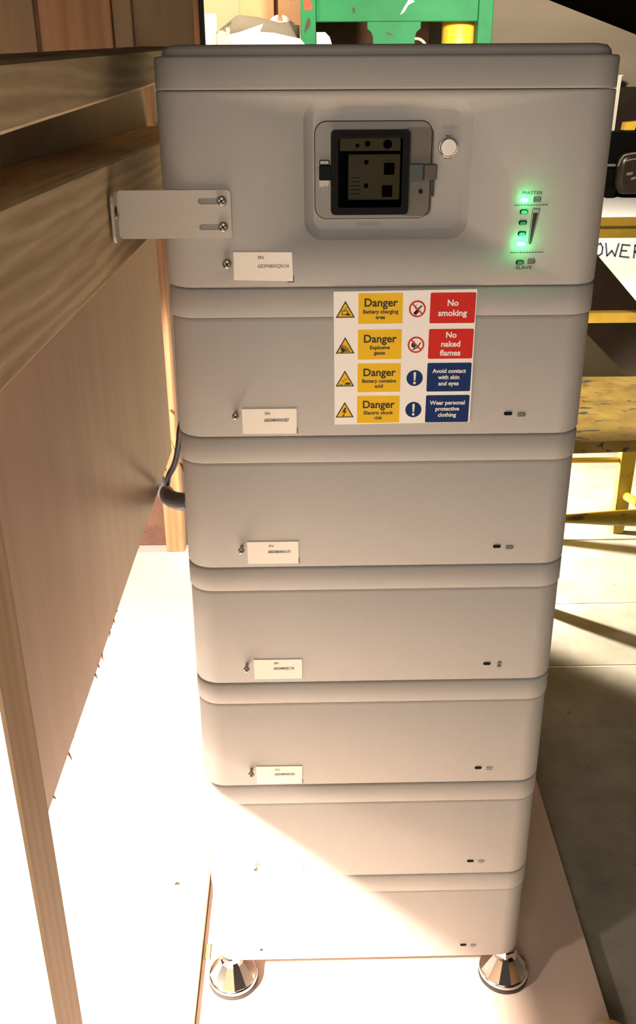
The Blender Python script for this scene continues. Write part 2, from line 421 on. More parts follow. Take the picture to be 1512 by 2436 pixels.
def screw_mesh(b, x, y0, z, L_, r=.0037):
    b.mi = 0; b.lathe((x, y0, z), [(r * .55, -.004), (r * .55, L_ - .003)], 14, axis='Y')
    b.lathe((x, y0, z), [(r, L_ - .0032), (r, L_ - .0010), (r * .8, L_ - .0001), (r * .3, L_)], 20, axis='Y')
    b.mi = 1
    for a in (35, 125):
        d = Vector((math.cos(R(a)), math.sin(R(a)))) * r * .6
        b.stroke([(x - d.x, z - d.y), (x + d.x, z + d.y)], r * .28, y0 - L_ - .0004, y0 - L_ + .001)
    return b
serials = ['60E3S48043NC027', '60E3S48043KA173', '60E3S48043JC178', '60E3S48043RC024', '60E3S48043', '60E3S48043']
words = ['top battery module, under the control unit, behind the danger sign', 'second battery module down, below the one with the danger sign',
         'third battery module down, marked with an upright battery symbol', 'fourth battery module down, last one with a clear white label',
         'fifth battery module down, crossed by the slanting bright light', 'bottom battery module standing on chrome levelling feet']
# label outlines measured on each module: left, right, bottom, top
labs = [(-.1451, -.0886, .8655, .8930), (-.1454, -.0888, .7113, .7387), (-.1431, -.0867, .5565, .5837), (-.1455, -.0886, .3980, .4255), (-.1455, -.0886, .2420, .2692), (-.1430, -.0862, .0860, .1120)]
pr_body = None
for k in range(6):
    zb = Z0 + HH * (5 - k)
    t = thing('battery_module', (0, .1, zb), 'warm grey ' + words[k], 'battery', 'stacked battery modules')
    if k == 0:
        hb = shell([(zb, -.0028), (zb + .0014, -.0012), (zb + .004, 0), (zb + SEAM - .004, -.0010), (zb + SEAM - .0010, -.0016), (zb + SEAM, -.0030)])
        me_h = mesh_of(hb, t.location, [M['case']])
        bb_ = shell([(zb + SEAM + .0001, -.0026), (zb + SEAM + .0007, -.0006), (zb + SEAM + .002, .0002), (zb + HH - .0022, 0), (zb + HH - .0010, -.0010), (zb + HH - .0002, -.0030)])
        me_b = mesh_of(bb_, t.location, [M['case']])
        lb = B().prism(capsule(.1327, zb + .0237, .0088, .0036), -.0006, .001)
        me_l = mesh_of(lb, t.location, [M['black']])
        me_s = mesh_of(screw_mesh(B(), -.1515, 0, zb + .0275, .012), t.location, [M['steel'], M['ink']])
        ib = B(); battery_icon(ib, .1467, zb + .0225, .0072, .0037, -.0004)
        me_i = mesh_of(ib, t.location, [M['ink']])
        me_faint = me_i.copy(); me_faint.materials.clear(); me_faint.materials.append(M['faint'])
    link('housing', me_h, t); link('cover_band', me_b, t); link('indicator_slot', me_l, t)
    if k == 2:
        vb = B(); x, z = .1475, zb + .0225
        vb.stroke([(x - .0019, z - .003), (x + .0019, z - .003), (x + .0019, z + .003), (x - .0019, z + .003), (x - .0019, z - .003)], .0005, -.0005, 0)
        vb.stroke([(x - .0008, z + .0036), (x + .0008, z + .0036)], .0008, -.0005, 0)
        vb.stroke([(x + .0008, z + .0018), (x - .0006, z), (x + .0006, z), (x - .0008, z - .0018)], .0004, -.0005, 0)
        part('battery_symbol', vb, M['ink'], t, 'upright battery outline')
    else:
        link('battery_symbol', me_i if k < 2 else me_faint, t)
    if k < 5: link('screw', me_s, t)
    else: part('screw_hole', B().lathe((-.1490, -.0004, zb + .0225), [(.0020, -.002), (.0020, .0003)], 12, axis='Y'), M['dark'], t)
    a, c, z0, z1 = labs[k]
    lab = part('serial_label', B().prism([(a, z0 + .0002), (c, z0), (c + .0002, z1 - .0002), (a - .0002, z1)], -.0006, .0012), M['paper'], t)
    tb = B(); text_into(tb, 'SN:', a + .0235, z1 - .0065, .0042, -.0008, bold=.01)
    text_into(tb, serials[k], a + .0228, z1 - .0140, .0046, -.0008, sx=.70, bold=.022)
    part('print', tb, M['ink'] if k < 4 else M['faint'], lab)
    if k in (0, 1, 3):
        part('corner_mark', B().box(c + .0001, c + .0009, -.0004, .0005, z0 - .0002, z0 + .0065), M['ink'], lab)
    mods.append(t)

# levelling feet under the bottom module
bm6 = mods[5]
for fx, fy in ((-.1926, .0225), (.1992, .0225), (-.19, .345), (.19, .345)):
    z = .018; f = B()
    n = 12; prof = [(.0352, .0075), (.0352, .0125), (.0335, .0165), (.0170, .043), (.0120, .047)]
    f.lathe((fx, fy, z), prof[:3], 40); f.rings([[(fx + r * math.cos(2 * math.pi * k / n + .13), fy + r * math.sin(2 * math.pi * k / n + .13), z + h) for k in range(n)] for r, h in prof[2:]], smooth=False)
    fo = part('levelling_foot', f, M['chrome'], bm6)
    part('rubber_pad', B().lathe((fx, fy, z), [(.034, 0), (.0354, .002), (.0354, .0074), (.034, .0076)], 40), M['rubber'], fo)
    hx = B()
    hx.rings([[(fx + r * math.cos(math.pi / 3 * k + .35), fy + r * math.sin(math.pi / 3 * k + .35), z + h) for k in range(6)] for r, h in ((.0125, .0435), (.0145, .0455), (.0145, .0545), (.0130, .0560))], smooth=False)
    hx.lathe((fx, fy, z), [(.0075, .056), (.0075, .0638)], 20)
    part('hex_nut', hx, M['chrome'], fo)

# ------------------------------------------------------------------ control unit on top
zb = Z0 + HH * 6
ZS = 1.1943
cu = thing('battery_control_unit', (0, .1, zb), 'grey control unit topping the stack, with breaker window and green lights', 'control unit')
hb = shell([(zb, -.0028), (zb + .0014, -.0012), (zb + .004, 0), (ZS - .002, 0), (ZS - .0005, -.0002), (ZS - .0001, -.0016)])
me = mesh_of(hb, cu.location, [M['case'], M['case_in']])
ho = link('housing', me, cu)
# recess cut out of the front
RX, RZ0, RZ1 = .0785, 1.0622, 1.1872
ct = B()
def xz_ring(off, y, x0=-RX, x1=RX, z0=RZ0, z1=RZ1, r=.0185): return [(x, y, z) for x, z in rrect(x0 + off, x1 - off, z0 + off, z1 - off, max(r - off, .002), 8)]
ct.rings([xz_ring(-.001, -.02), xz_ring(-.001, -.0016), xz_ring(.0004, .0008), xz_ring(.0085, .0095), xz_ring(.0095, .0100)])
cme = mesh_of(ct, (0, 0, 0), [M['case'], M['case_in']]); cut = bpy.data.objects.new('cut', cme); col.objects.link(cut)
for p in cme.polygons: p.material_index = 0
bo = ho.modifiers.new('b', 'BOOLEAN'); bo.object = cut; bo.operation = 'DIFFERENCE'; bo.solver = 'EXACT'
bpy.context.view_layer.update()
new = bpy.data.meshes.new_from_object(ho.evaluated_get(bpy.context.evaluated_depsgraph_get()))
ho.modifiers.clear(); ho.data = new; new.name = 'housing'; bpy.data.objects.remove(cut)
ho.data.materials.clear(); ho.data.materials.append(M['case'])
YR = .010
# lid
lid = shell([(ZS + .0003, -.0016), (ZS + .0008, -.0002), (ZS + .003, 0), (1.2200, 0), (1.2222, -.0012), (1.2228, -.0045), (1.2229, -.0075), (1.2270, -.0085), (1.2310, -.0125), (1.2322, -.020)])
part('lid', lid, M['lid'], cu)
# breaker door plate in the recess
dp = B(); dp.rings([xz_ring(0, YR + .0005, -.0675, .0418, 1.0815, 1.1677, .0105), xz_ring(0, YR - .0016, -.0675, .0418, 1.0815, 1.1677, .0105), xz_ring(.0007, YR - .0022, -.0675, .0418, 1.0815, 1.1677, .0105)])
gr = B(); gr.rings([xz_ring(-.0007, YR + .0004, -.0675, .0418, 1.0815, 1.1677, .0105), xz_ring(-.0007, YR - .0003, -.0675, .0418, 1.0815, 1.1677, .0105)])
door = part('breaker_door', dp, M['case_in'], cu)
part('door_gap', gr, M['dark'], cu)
# black window frame
FX0, FX1, FZ0, FZ1 = -.0528, .0206, 1.0855, 1.1607
YF = YR - .0095
fr = B()
def frame(b, x0, x1, z0, z1, t, y0, y1, r=.004):
    a, c = rrect(x0, x1, z0, z1, r, 4), rrect(x0 + t, x1 - t, z0 + t, z1 - t, r * .6, 4); n = len(a)
    o0 = [b.bm.verts.new((x, y0, z)) for x, z in a]; i0 = [b.bm.verts.new((x, y0, z)) for x, z in c]
    o1 = [b.bm.verts.new((x, y1, z)) for x, z in a]; i1 = [b.bm.verts.new((x, y1, z)) for x, z in c]
    for i in range(n):
        j = (i + 1) % n
        for q in ((o0[i], o0[j], i0[j], i0[i]), (o0[i], o1[i], o1[j], o0[j]), (i0[i], i0[j], i1[j], i1[i])):
            f = b.bm.faces.new(q); f.material_index = b.mi
frame(fr, FX0, FX1, FZ0, FZ1, .0062, YF, YR - .0019)
frame(fr, FX0 + .0045, FX1 - .0045, FZ0 + .0045, FZ1 - .0045, .0022, YF - .0008, YF + .003)
fo = part('window_frame', fr, M['black'], cu)
pn = B(); pn.box(FX0 + .006, FX1 - .006, YF + .0008, YF + .0018, FZ0 + .006, FZ1 - .006)
part('window_pane', pn, M['window'], fo, 'smoky clear pane')
bk = B(); bk.mi = 0; bk.box(FX0 + .004, FX1 - .004, YR - .0022, YR - .0016, FZ0 + .004, FZ1 - .004)
brk = part('breaker_cavity', bk, M['toggle'], cu)
b2 = B(); b2.box(-.0365, .0126, YR - .0052, YR - .0021, 1.0985, 1.1395, .0008, 1)
b2.box(-.0445, .0126, YR - .0036, YR - .0021, 1.1420, 1.1540, .0006, 1)
b2.box(-.0160, -.0150, YR - .0054, YR - .0050, 1.0990, 1.1390)
part('breaker_body', b2, M['breaker'], brk)
b3 = B()
for x, z, wd, h in ((.0020, 1.1265, .0098, .0105), (.0005, 1.1065, .0098, .0105)): b3.box(x - wd / 2, x + wd / 2, YR - .0066, YR - .0050, z - h / 2, z + h / 2, .0006, 1)
for x, z, r in ((-.0195, 1.1325, .0022), (-.0195, 1.1115, .0022), (-.0185, 1.1485, .0027), (.0002, 1.1480, .0042), (-.0280, 1.1470, .0018)):
    b3.lathe((x, YR - .0050 if z < 1.14 else YR - .0034, z), [(r, -.001), (r, .0005)], 14, axis='Y')
part('breaker_toggle', b3, M['toggle'], brk, 'dark toggles and screw holes')
b4 = B(); b4.box(-.0335, -.0255, YR - .0055, YR - .0051, 1.1184, 1.119)
for i in range(4): b4.box(-.0340, -.0255, YR - .0055, YR - .0051, 1.104 + i * .0036, 1.1046 + i * .0036)
pb_ = part('breaker_print', b4, M['black'], brk); pb_['kind'] = 'stuff'
# latch on the left, smoky hinged flap on the right
lt = B(); lt.mi = 0; lt.box(-.0638, -.0522, YR - .0062, YR - .0019, 1.1165, 1.1300, .0008, 1); lt.box(-.0602, -.0580, YR - .0068, YR - .006, 1.1168, 1.1297)
lt.mi = 1; lt.box(-.0636, -.0540, YR - .0045, YR - .0019, 1.1300, 1.1345, .0008, 1); lt.prism([(-.0636, 1.1165), (-.0636, 1.1112), (-.0605, 1.1104), (-.0585, 1.1120), (-.0565, 1.1106), (-.0545, 1.1130), (-.0542, 1.1165)], YR - .0040, YR - .0019)
part('door_latch', lt, [M['black'], M['bracket']], cu)
fp = B()
fp.rings([xz_ring(0, YR - .0021, .0150, .0432, 1.0838, 1.1625, .006), xz_ring(0, YR - .0046, .0150, .0432, 1.0838, 1.1625, .006), xz_ring(.0008, YR - .0052, .0150, .0432, 1.0838, 1.1625, .006)])
flp = part('door_flap', fp, M['flap'], cu, 'smoky translucent flap right of the window')
fk = B(); fk.mi = 0; fk.box(.0195, .0345, YR - .0078, YR - .0048, 1.1155, 1.1310, .001, 1); fk.mi = 1; fk.box(.0345, .0470, YR - .0074, YR - .0020, 1.1165, 1.1305, .001, 1); fk.box(.0432, .0455, YR - .0050, YR - .0015, 1.1010, 1.1165, .0008, 1)
part('flap_catch', fk, [M['teal'], M['redbrown']], cu)
part('rivet', B().lathe((.0325, YR - .0050, 1.1060), [(.0020, -.001), (.0020, .0006)], 14, axis='Y'), M['toggle'], flp)
# power button
pb = B().lathe((.0574, YR, 1.1448), [(.0094, -.0005), (.0094, .0030), (.0088, .0040), (.0082, .0042), (.0081, .0030)], 36, axis='Y')
for s in (1, -1): pb.box(.0546, .0602, YR - .0030, YR, 1.1448 + s * .0085 - .002, 1.1448 + s * .0085 + .002 + .0012 * (s + 1) / 2, .0006, 1)
btn = part('power_button', pb, M['chrome'], cu)
part('button_cap', B().lathe((.0574, YR, 1.1448), [(.0076, .001), (.0076, .0046), (.0070, .0052), (.0005, .0052)], 36, False, axis='Y'), M['button'], btn)
gb = B(); gb.lathe((.0574, YR, 1.1448), [(.0084, .001), (.0084, .0036)], 36, axis='Y'); part('button_gap', gb, M['dark'], btn)
pt = B(); text_into(pt, 'POWER', .0512, 1.1603, .0044, YR - .0004, sx=1.0);
part('recess_print', pt, M['faint'], cu, 'faint POWER lettering')
x_ = B(); text_into(x_, 'BREAKER', -.0265, 1.0745, .0046, YR - .0004, sx=1.15); part('recess_print', x_, M['faint'], cu, 'faint BREAKER lettering')
# status lights and their printed scale
leds = [(.1313, 1.0980, 'led_on'), (.1316, 1.0873, 'led_mid'), (.1314, 1.0772, 'led_dim'), (.1314, 1.0670, 'led_mid'), (.1312, 1.0576, 'led_on'), (.1318, 1.0400, 'led_dim')]
for x, z, mt in leds:
    lo = part('status_light', B().prism(capsule(x, z, .0080, .0042), -.0004, .001), M['black'], cu, 'lit green status light' if mt == 'led_on' else None)
    r = B(); sc_ = 1.0 if mt == 'led_on' else .8
    r.rings([[(px_, y, pz) for px_, pz in capsule(x + (0 if mt == 'led_on' else .0004), z - (0 if mt == 'led_on' else .0003), .0074 * sc_ * q, .0036 * sc_ * q)] for q, y in ((1, .0005), (1, -.0006), (.7, -.0013 if mt == 'led_on' else -.0008))])
    part('lens', r, M[mt], lo)
lamp('status_glow', 'POINT', (.1305, -.0058, 1.0980), .010, (.01, 1.0, .24), .0016)
lamp('status_glow', 'POINT', (.1298, -.0068, 1.0576), .019, (.01, 1.0, .26), .0016)
ip_ = B(); y = -.0004
text_into(ip_, 'MASTER', .1285, 1.1030, .0042, y, sx=1.28); text_into(ip_, 'SLAVE', .1280, 1.0334, .0046, y, sx=1.28, bold=.01)
text_into(ip_, 'SOC', .1408, 1.0886, .0026, y, sx=1.3)
battery_icon(ip_, .1432, 1.0985, .0062, .0042, y); battery_icon(ip_, .1428, 1.0408, .0062, .0042, y)
for z in (1.0934, 1.0494):
    for i in range(11): ip_.stroke([(.1222 + i * .00295, z), (.1222 + i * .00295 + .0017, z)], .0006, y - .0001, y + .0003)
ip_.prism([(.1394, 1.0570), (.1402, 1.0570), (.1452, 1.0862), (.1408, 1.0862)], y - .0001, y + .0003)
ip_.stroke([(.1382, 1.0578), (.1398, 1.0900), (.1468, 1.0900), (.1408, 1.0578)], .0003, y - .0001, y + .0003)
part('status_print', ip_, M['ink'], cu, 'printed MASTER and SLAVE battery symbols and charge scale')
lab = part('serial_label', B().prism([(-.1478, 1.0252), (-.0900, 1.0238), (-.0906, 1.0514), (-.1470, 1.0520)], -.0006, .0012), M['paper'], cu)
tb = B(); text_into(tb, 'SN:', -.1238, 1.0452, .0044, -.0008, bold=.01); text_into(tb, '60E3M48043QN134', -.1240, 1.0368, .0050, -.0008, sx=.72)
part('print', tb, M['ink'], lab)
part('corner_mark', B().prism([(-.0955, 1.0226), (-.0890, 1.0226), (-.0890, 1.0290), (-.0897, 1.0290), (-.0897, 1.0233), (-.0955, 1.0233)], -.0004, .0008), M['ink'], lab)
part('screw', screw_mesh(B(), -.1535, 0, 1.0415, .007, .0046), [M['steel'], M['ink']], cu)

# ------------------------------------------------------------------ wall bracket
br = thing('wall_bracket', (-.20, -.001, 1.065), 'pale painted steel bracket tying the control unit to the wooden rail', 'bracket')
Y0, Y1 = -.0032, -.0012
pl = B()
out = rrect(-.2545, -.1475, 1.0655, 1.1095, .004, 5)
pl.prism(out, Y0, Y1)
# slots cut as dark inlays with real depth: two holes through the plate
pme = mesh_of(pl, br.location, [M['bracket']]); po = link('plate', pme, br)
ctb = B()
for z in (1.0995, 1.0760): ctb.prism(capsule(-.1650, z, .0265, .0056), -.02, .02)
cme = mesh_of(ctb, (0, 0, 0)); cut = bpy.data.objects.new('cut', cme); col.objects.link(cut)
bo = po.modifiers.new('b', 'BOOLEAN'); bo.object = cut; bo.solver = 'EXACT'; bpy.context.view_layer.update()
nm = bpy.data.meshes.new_from_object(po.evaluated_get(bpy.context.evaluated_depsgraph_get()))
po.modifiers.clear(); po.data = nm; nm.name = 'plate'; bpy.data.objects.remove(cut)
po.data.materials.clear(); po.data.materials.append(M['bracket'])
fg = B()
prof = [(1.1095 - .003, -.004), (1.1095, -.009)]
pts = [(-.0012, 1.0655), (-.0012, 1.1095), (-.012, 1.1095), (-.0215, 1.1060), (-.0240, 1.1000), (-.0240, 1.0700), (-.0215, 1.0662), (-.0180, 1.0640), (-.010, 1.0655)]
a = [fg.bm.verts.new((-.2545, y, z)) for y, z in pts]; c = [fg.bm.verts.new((-.2570, y, z)) for y, z in pts]
fg.bm.faces.new(a); fg.bm.faces.new(c[::-1])
for i in range(len(pts)): fg.bm.faces.new((a[i], c[i], c[(i + 1) % len(pts)], a[(i + 1) % len(pts)]))
part('flange', fg, M['bracket'], br)
sf = B(); sf.tube([(-.2570, -.0125, 1.0880), (-.2528, -.0125, 1.0880)], [.0038, .0034], 14)
part('screw', sf, M['steel'], br)
part('screw_hole', B().tube([(-.2546, -.0128, 1.0915), (-.2541, -.0128, 1.0915)], .0052, 14), M['dark'], br)
for x, z in ((-.1560, 1.0998), (-.1556, 1.0763)):
    s = B(); screw_mesh(s, x, -.0012, z, .0065, .0047); s.mi = 0
    part('screw', s, [M['steel'], M['ink']], br)

# ------------------------------------------------------------------ warning sign stuck on the top module
ws = thing('warning_sign', (.02, -.002, .8755), 'white battery warning sign with four Danger panels stuck on the stack', 'sign')
SY = -.0014
sx0, sx1, sz0, sz1 = -.0500, .0918, .8752, 1.0135
sh = part('sheet', B().prism([(sx0 + .0012, sz0), (sx1 + .001, sz0 + .0012), (sx1 - .0002, sz1 + .001), (sx0 - .0002, sz1 - .0002)], SY, -.0001), M['white'], ws)
rows = [(.9810, 1.0115), (.9446, .9752), (.9100, .9403), (.8748 + .0005, .9060)]
yel_txt = [('Battery charging', 'area'), ('Explosive', 'gases'), ('Battery contains', 'acid'), ('Electric shock', 'risk')]
right = [('red', ['No', 'smoking'], .0086), ('red', ['No', 'naked', 'flames'], .0083), ('blue', ['Avoid contact', 'with skin', 'and eyes'], .0060), ('blue', ['Wear personal', 'protective', 'clothing'], .0060)]
yy = SY - .00012
for r, (z0, z1) in enumerate(rows):
    z0 = max(z0, .8765)
    p = part('yellow_panel', B().prism([(-.0255, z0), (.0186, z0 + .0002), (.0184, z1), (-.0257, z1)], yy, SY + .0004), M['yellow'], ws)
    tb = B(); cx_ = -.0035
    text_into(tb, 'Danger', cx_, z1 - .0130, .0112, yy - .00008, 'CENTER', .024)
    text_into(tb, yel_txt[r][0], cx_, z1 - .0200, .0052, yy - .00008, 'CENTER', .032, 1.03); text_into(tb, yel_txt[r][1], cx_, z1 - .0255, .0052, yy - .00008, 'CENTER', .032, 1.03)
    part('lettering', tb, M['ink'], p)
    # hazard triangle
    cz = z0 + .0065; cxx = -.0385; hw = .0096
    def tri(q, dz=0): return [(cxx - hw * q, cz - .0001 + (1 - q) * .0056 + dz), (cxx + hw * q, cz + (1 - q) * .0056 + dz), (cxx, cz + .0168 - (1 - q) * .0112 + dz)]
    tp = part('hazard_triangle', B().prism(tri(1.0), yy, SY + .0004), M['ink'], ws)
    part('triangle_fill', B().prism(tri(.80), yy - .0001, yy + .0001), M['yellow'], tp)
    sy = B(); ya, yb = yy - .0002, yy; c0 = cz + .0052
    if r == 0:
        sy.stroke([(cxx - .0033, c0 + .0016), (cxx + .0022, c0 + .0016), (cxx + .0022, c0 - .0022), (cxx - .0033, c0 - .0022), (cxx - .0033, c0 + .0016)], .0007, ya, yb)
        sy.stroke([(cxx - .0012, c0 + .002), (cxx - .0002, c0 + .0034), (cxx + .0010, c0 + .0038), (cxx + .0004, c0 + .0052)], .0005, ya, yb)
        sy.prism([(cxx + .0004, c0 - .0026), (cxx + .0052, c0 - .0034), (cxx + .0050, c0 - .0026), (cxx + .0030, c0 - .0006), (cxx + .0014, c0 - .0010)], ya, yb)
    elif r == 1:
        for k in range(9):
            a_ = R(2 + k * 12.5); o = (cxx - .0035, c0 - .0030)
            sy.stroke([(o[0] + .0012 * math.cos(a_), o[1] + .0012 * math.sin(a_)), (o[0] + (.0085 - .0003 * k) * math.cos(a_), o[1] + (.0070 if k < 6 else .0066) * math.sin(a_))], .0005 if k % 2 else .0008, ya, yb)
        sy.stroke([(cxx - .0042, c0 - .0034), (cxx - .0018, c0 - .0034)], .0012, ya, yb)
    elif r == 2:
        for dx, dz in ((0, 0), (.0026, .0016)): sy.stroke([(cxx - .0030 + dx, c0 + .0006 + dz), (cxx - .0004 + dx, c0 + .0008 + dz)], .0006, ya, yb)
        for dx in (0, .0022): sy.stroke([(cxx - .0016 + dx, c0 - .0001), (cxx - .0016 + dx, c0 - .0012)], .0004, ya, yb)
        sy.prism([(cxx - .0008, c0 - .0034), (cxx + .0056, c0 - .0034), (cxx + .0058, c0 - .0020), (cxx + .0036, c0 - .0008), (cxx + .0012, c0 - .0012)], ya, yb)
        sy.stroke([(cxx - .0056, c0 - .0034), (cxx - .0022, c0 - .0034)], .0007, ya, yb)
    else:
        sy.prism([(cxx + .0000, c0 + .0056), (cxx - .0026, c0 + .0002), (cxx - .0003, c0 + .0006), (cxx - .0016, c0 - .0036), (cxx + .0024, c0 + .0022), (cxx + .0003, c0 + .0018), (cxx + .0018, c0 + .0050)], ya, yb)
        sy.prism([(cxx - .0024, c0 - .0022), (cxx - .0016, c0 - .0044), (cxx + .0002, c0 - .0028)], ya, yb)
    part('hazard_symbol', sy, M['ink'], tp)
    # right hand panel
    kind, lines, size = right[r]
    q = part('red_panel' if kind == 'red' else 'blue_panel', B().prism(rrect(.0457, .0909, z0, z1, .0014, 3), yy, SY + .0004), M[kind], ws)
    tb = B(); n = len(lines)
    pitch = .0092 if kind == 'red' else .0066
    if r == 0: pitch = .0100
    for i, s in enumerate(lines):
        text_into(tb, s, .0683, (z0 + z1) / 2 + (n - 1) * pitch / 2 - i * pitch - size * .33, size, yy - .00008, 'CENTER', .028)
    part('lettering', tb, M['whiteink'], q)
    # round symbol
    ccx, ccz, rr = .0331, (z0 + z1) / 2 - .0006, .0084
    disc = lambda rad: [(ccx + rad * math.cos(2 * math.pi * k / 36), ccz + rad * math.sin(2 * math.pi * k / 36)) for k in range(36)]
    if kind == 'red':
        rp = part('prohibition_ring', B().prism(disc(rr), yy, SY + .0004), M['red'], ws)
        part('ring_fill', B().prism(disc(rr * .80), yy - .0001, yy + .0001), M['white'], rp)
        s = B()
        if r == 0:
            s.stroke([(ccx - .0030, ccz - .0042), (ccx + .0040, ccz + .0028)], .0016, yy - .0002, yy); s.stroke([(ccx - .0010, ccz - .0010), (ccx - .0030, ccz + .0022), (ccx - .0008, ccz + .0040)], .0005, yy - .0002, yy)
            s.stroke([(ccx - .0018, ccz - .0048), (ccx + .0002, ccz - .0028)], .0028, yy - .0002, yy)
        else:
            s.prism([(ccx - .0046, ccz - .0020), (ccx - .0012, ccz - .0036), (ccx + .0002, ccz - .0008), (ccx - .0018, ccz + .0010), (ccx - .0014, ccz + .0040), (ccx - .0048, ccz + .0012)], yy - .0002, yy)
            s.stroke([(ccx - .0030, ccz - .0050), (ccx + .0010, ccz - .0030), (ccx + .0046, ccz + .0020)], .0012, yy - .0002, yy)
        part('ring_symbol', s, M['ink'], rp)
        part('ring_bar', B().stroke([(ccx - rr * .6, ccz + rr * .6), (ccx + rr * .6, ccz - rr * .6)], .0014, yy - .0003, yy), M['red'], rp)
    else:
        rp = part('mandatory_disc', B().prism(disc(rr), yy, SY + .0004), M['blue'], ws)
        s = B().prism([(ccx - .0007, ccz - .0026), (ccx + .0007, ccz - .0026), (ccx + .0013, ccz + .0052), (ccx + .0008, ccz + .0064), (ccx - .0008, ccz + .0064), (ccx - .0013, ccz + .0052)], yy - .0001, yy)
        s.prism([(ccx + .0014 * math.cos(k * math.pi / 6), ccz - .0051 + .0014 * math.sin(k * math.pi / 6)) for k in range(12)], yy - .0001, yy)
        part('exclamation_mark', s, M['whiteink'], rp)

# ------------------------------------------------------------------ cables behind the stack on the left
def smooth_path(p, n=6):
    p = [Vector(q) for q in p]; out = []
    for i in range(len(p) - 1):
        a, b, c, d = p[max(i - 1, 0)], p[i], p[i + 1], p[min(i + 2, len(p) - 1)]
        for k in range(n):
            t = k / n; out.append(.5 * ((2 * b) + (c - a) * t + (2 * a - 5 * b + 4 * c - d) * t * t + (3 * b - a - 3 * c + d) * t ** 3))
    return out + [p[-1]]
cpath = smooth_path([(-.19, .384, .665), (-.225, .390, .634), (-.259, .408, .608), (-.293, .50, .568), (-.316, .58, .538), (-.334, .66, .510), (-.356, .75, .484), (-.384, .86, .458), (-.43, .98, .42)], 16)
cr = []; cps = []
L_ = 0
for i in range(len(cpath) - 1):
    for k in range(2):
        cps.append(cpath[i].lerp(cpath[i + 1], k / 2)); cr.append((.0118, .0150, .0150, .0118)[len(cps) % 4])
solo('corrugated_conduit', B().tube(cps, cr, 16, smooth=False), M['conduit'], (-.30, .5, .54), 'black corrugated conduit from the back of the stack to the panel', 'conduit')
c2 = smooth_path([(-.20, .3855, .82), (-.240, .389, .79), (-.262, .396, .740), (-.270, .412, .705), (-.281, .45, .665), (-.295, .50, .628), (-.312, .56, .590), (-.328, .640, .541)], 8)
solo('power_cable', B().tube(c2, .0052, 10), M['cable'], (-.30, .5, .60), 'grey black cable curving down to the conduit beside the stack', 'cable')
c3 = smooth_path([(-.44, 1.24, .47), (-.409, 1.20, .437), (-.389, 1.16, .411), (-.373, 1.12, .401), (-.356, 1.08, .385), (-.32, 1.0, .33), (-.25, .90, .15), (-.22, .80, .0335)], 6)
solo('thin_cable', B().tube(c3, .0035, 8), M['thin'], (-.36, 1.1, .45), 'thin tan cable crossing behind the black cable', 'cable')

# ------------------------------------------------------------------ workbench at the back
BT = .842
wbn = thing('workbench', (.5, 2.15, 0), 'white topped workbench with ochre apron along the back wall', 'bench')
part('bench_top', B().box(-.62, 1.55, 1.90, 2.70, BT - .022, BT, .002, 1), M['benchtop'], wbn)
part('apron', B().box(-.60, 1.53, 1.898, 1.918, .778, BT - .0222, .002, 1), M['ochre'], wbn)
ap = part('edge_strip', B().box(-.62, 1.55, 1.890, 1.8975, BT - .026, BT - .001, .001, 1), M['ochre'], wbn)
part('stretcher', B().box(-.56, 1.49, 1.935, 1.965, .519, .552, .002, 1), M['ochre'], wbn)
for x in (-.58, 1.48):
    for y in (1.925, 2.62): part('leg', B().box(x - .03, x + .03, y - .003, y + .055, 0, BT - .0225, .002, 1), M['ochre'], wbn)
pp = B().prism([(.735, .7815), (.735, .768), (.809, .727), (.936, .598), (1.06, .472), (1.06, .7815)], 1.893, 1.8955)
pc = thing('paper_sign', (.88, 1.894, .78), 'white paper sign lettered POWER hanging from the bench apron', 'sign')
part('sheet', pp, M['card'], pc)
pl = B(); ya, yb = 1.8915, 1.8935; s = .004
pl.stroke([(.772, .735), (.770, .767)], s, ya, yb); pl.stroke([(.770, .767), (.785, .764), (.786, .752), (.772, .749)], s, ya, yb)
pl.stroke([(.800, .764), (.808, .767), (.8155, .755), (.815, .738), (.806, .731), (.796, .738), (.795, .754), (.800, .764)], s, ya, yb)
pl.stroke([(.8235, .767), (.831, .731), (.844, .746), (.855, .730), (.862, .766)], s, ya, yb)
pl.stroke([(.896, .761), (.873, .763), (.870, .729), (.897, .726)], s, ya, yb); pl.stroke([(.872, .746), (.888, .745)], s, ya, yb)
pl.stroke([(.912, .725), (.911, .761), (.930, .757), (.930, .745), (.913, .743), (.934, .724)], s, ya, yb)
part('lettering', pl, M['marker'], pc)
dk = thing('bench_shade_sheet', (1.15, 2.3, 0), 'dark sheet with a slanting edge standing in for the shade under the bench', 'board')  # under-bench shade built as a near-black sheet, no board there
part('shade_panel', B().prism([(.66, .648), (1.089, .239), (1.30, .04), (1.34, .001), (1.55, .001), (1.55, .80), (.66, .80)], 2.29, 2.31), M['crate_shade'], dk)

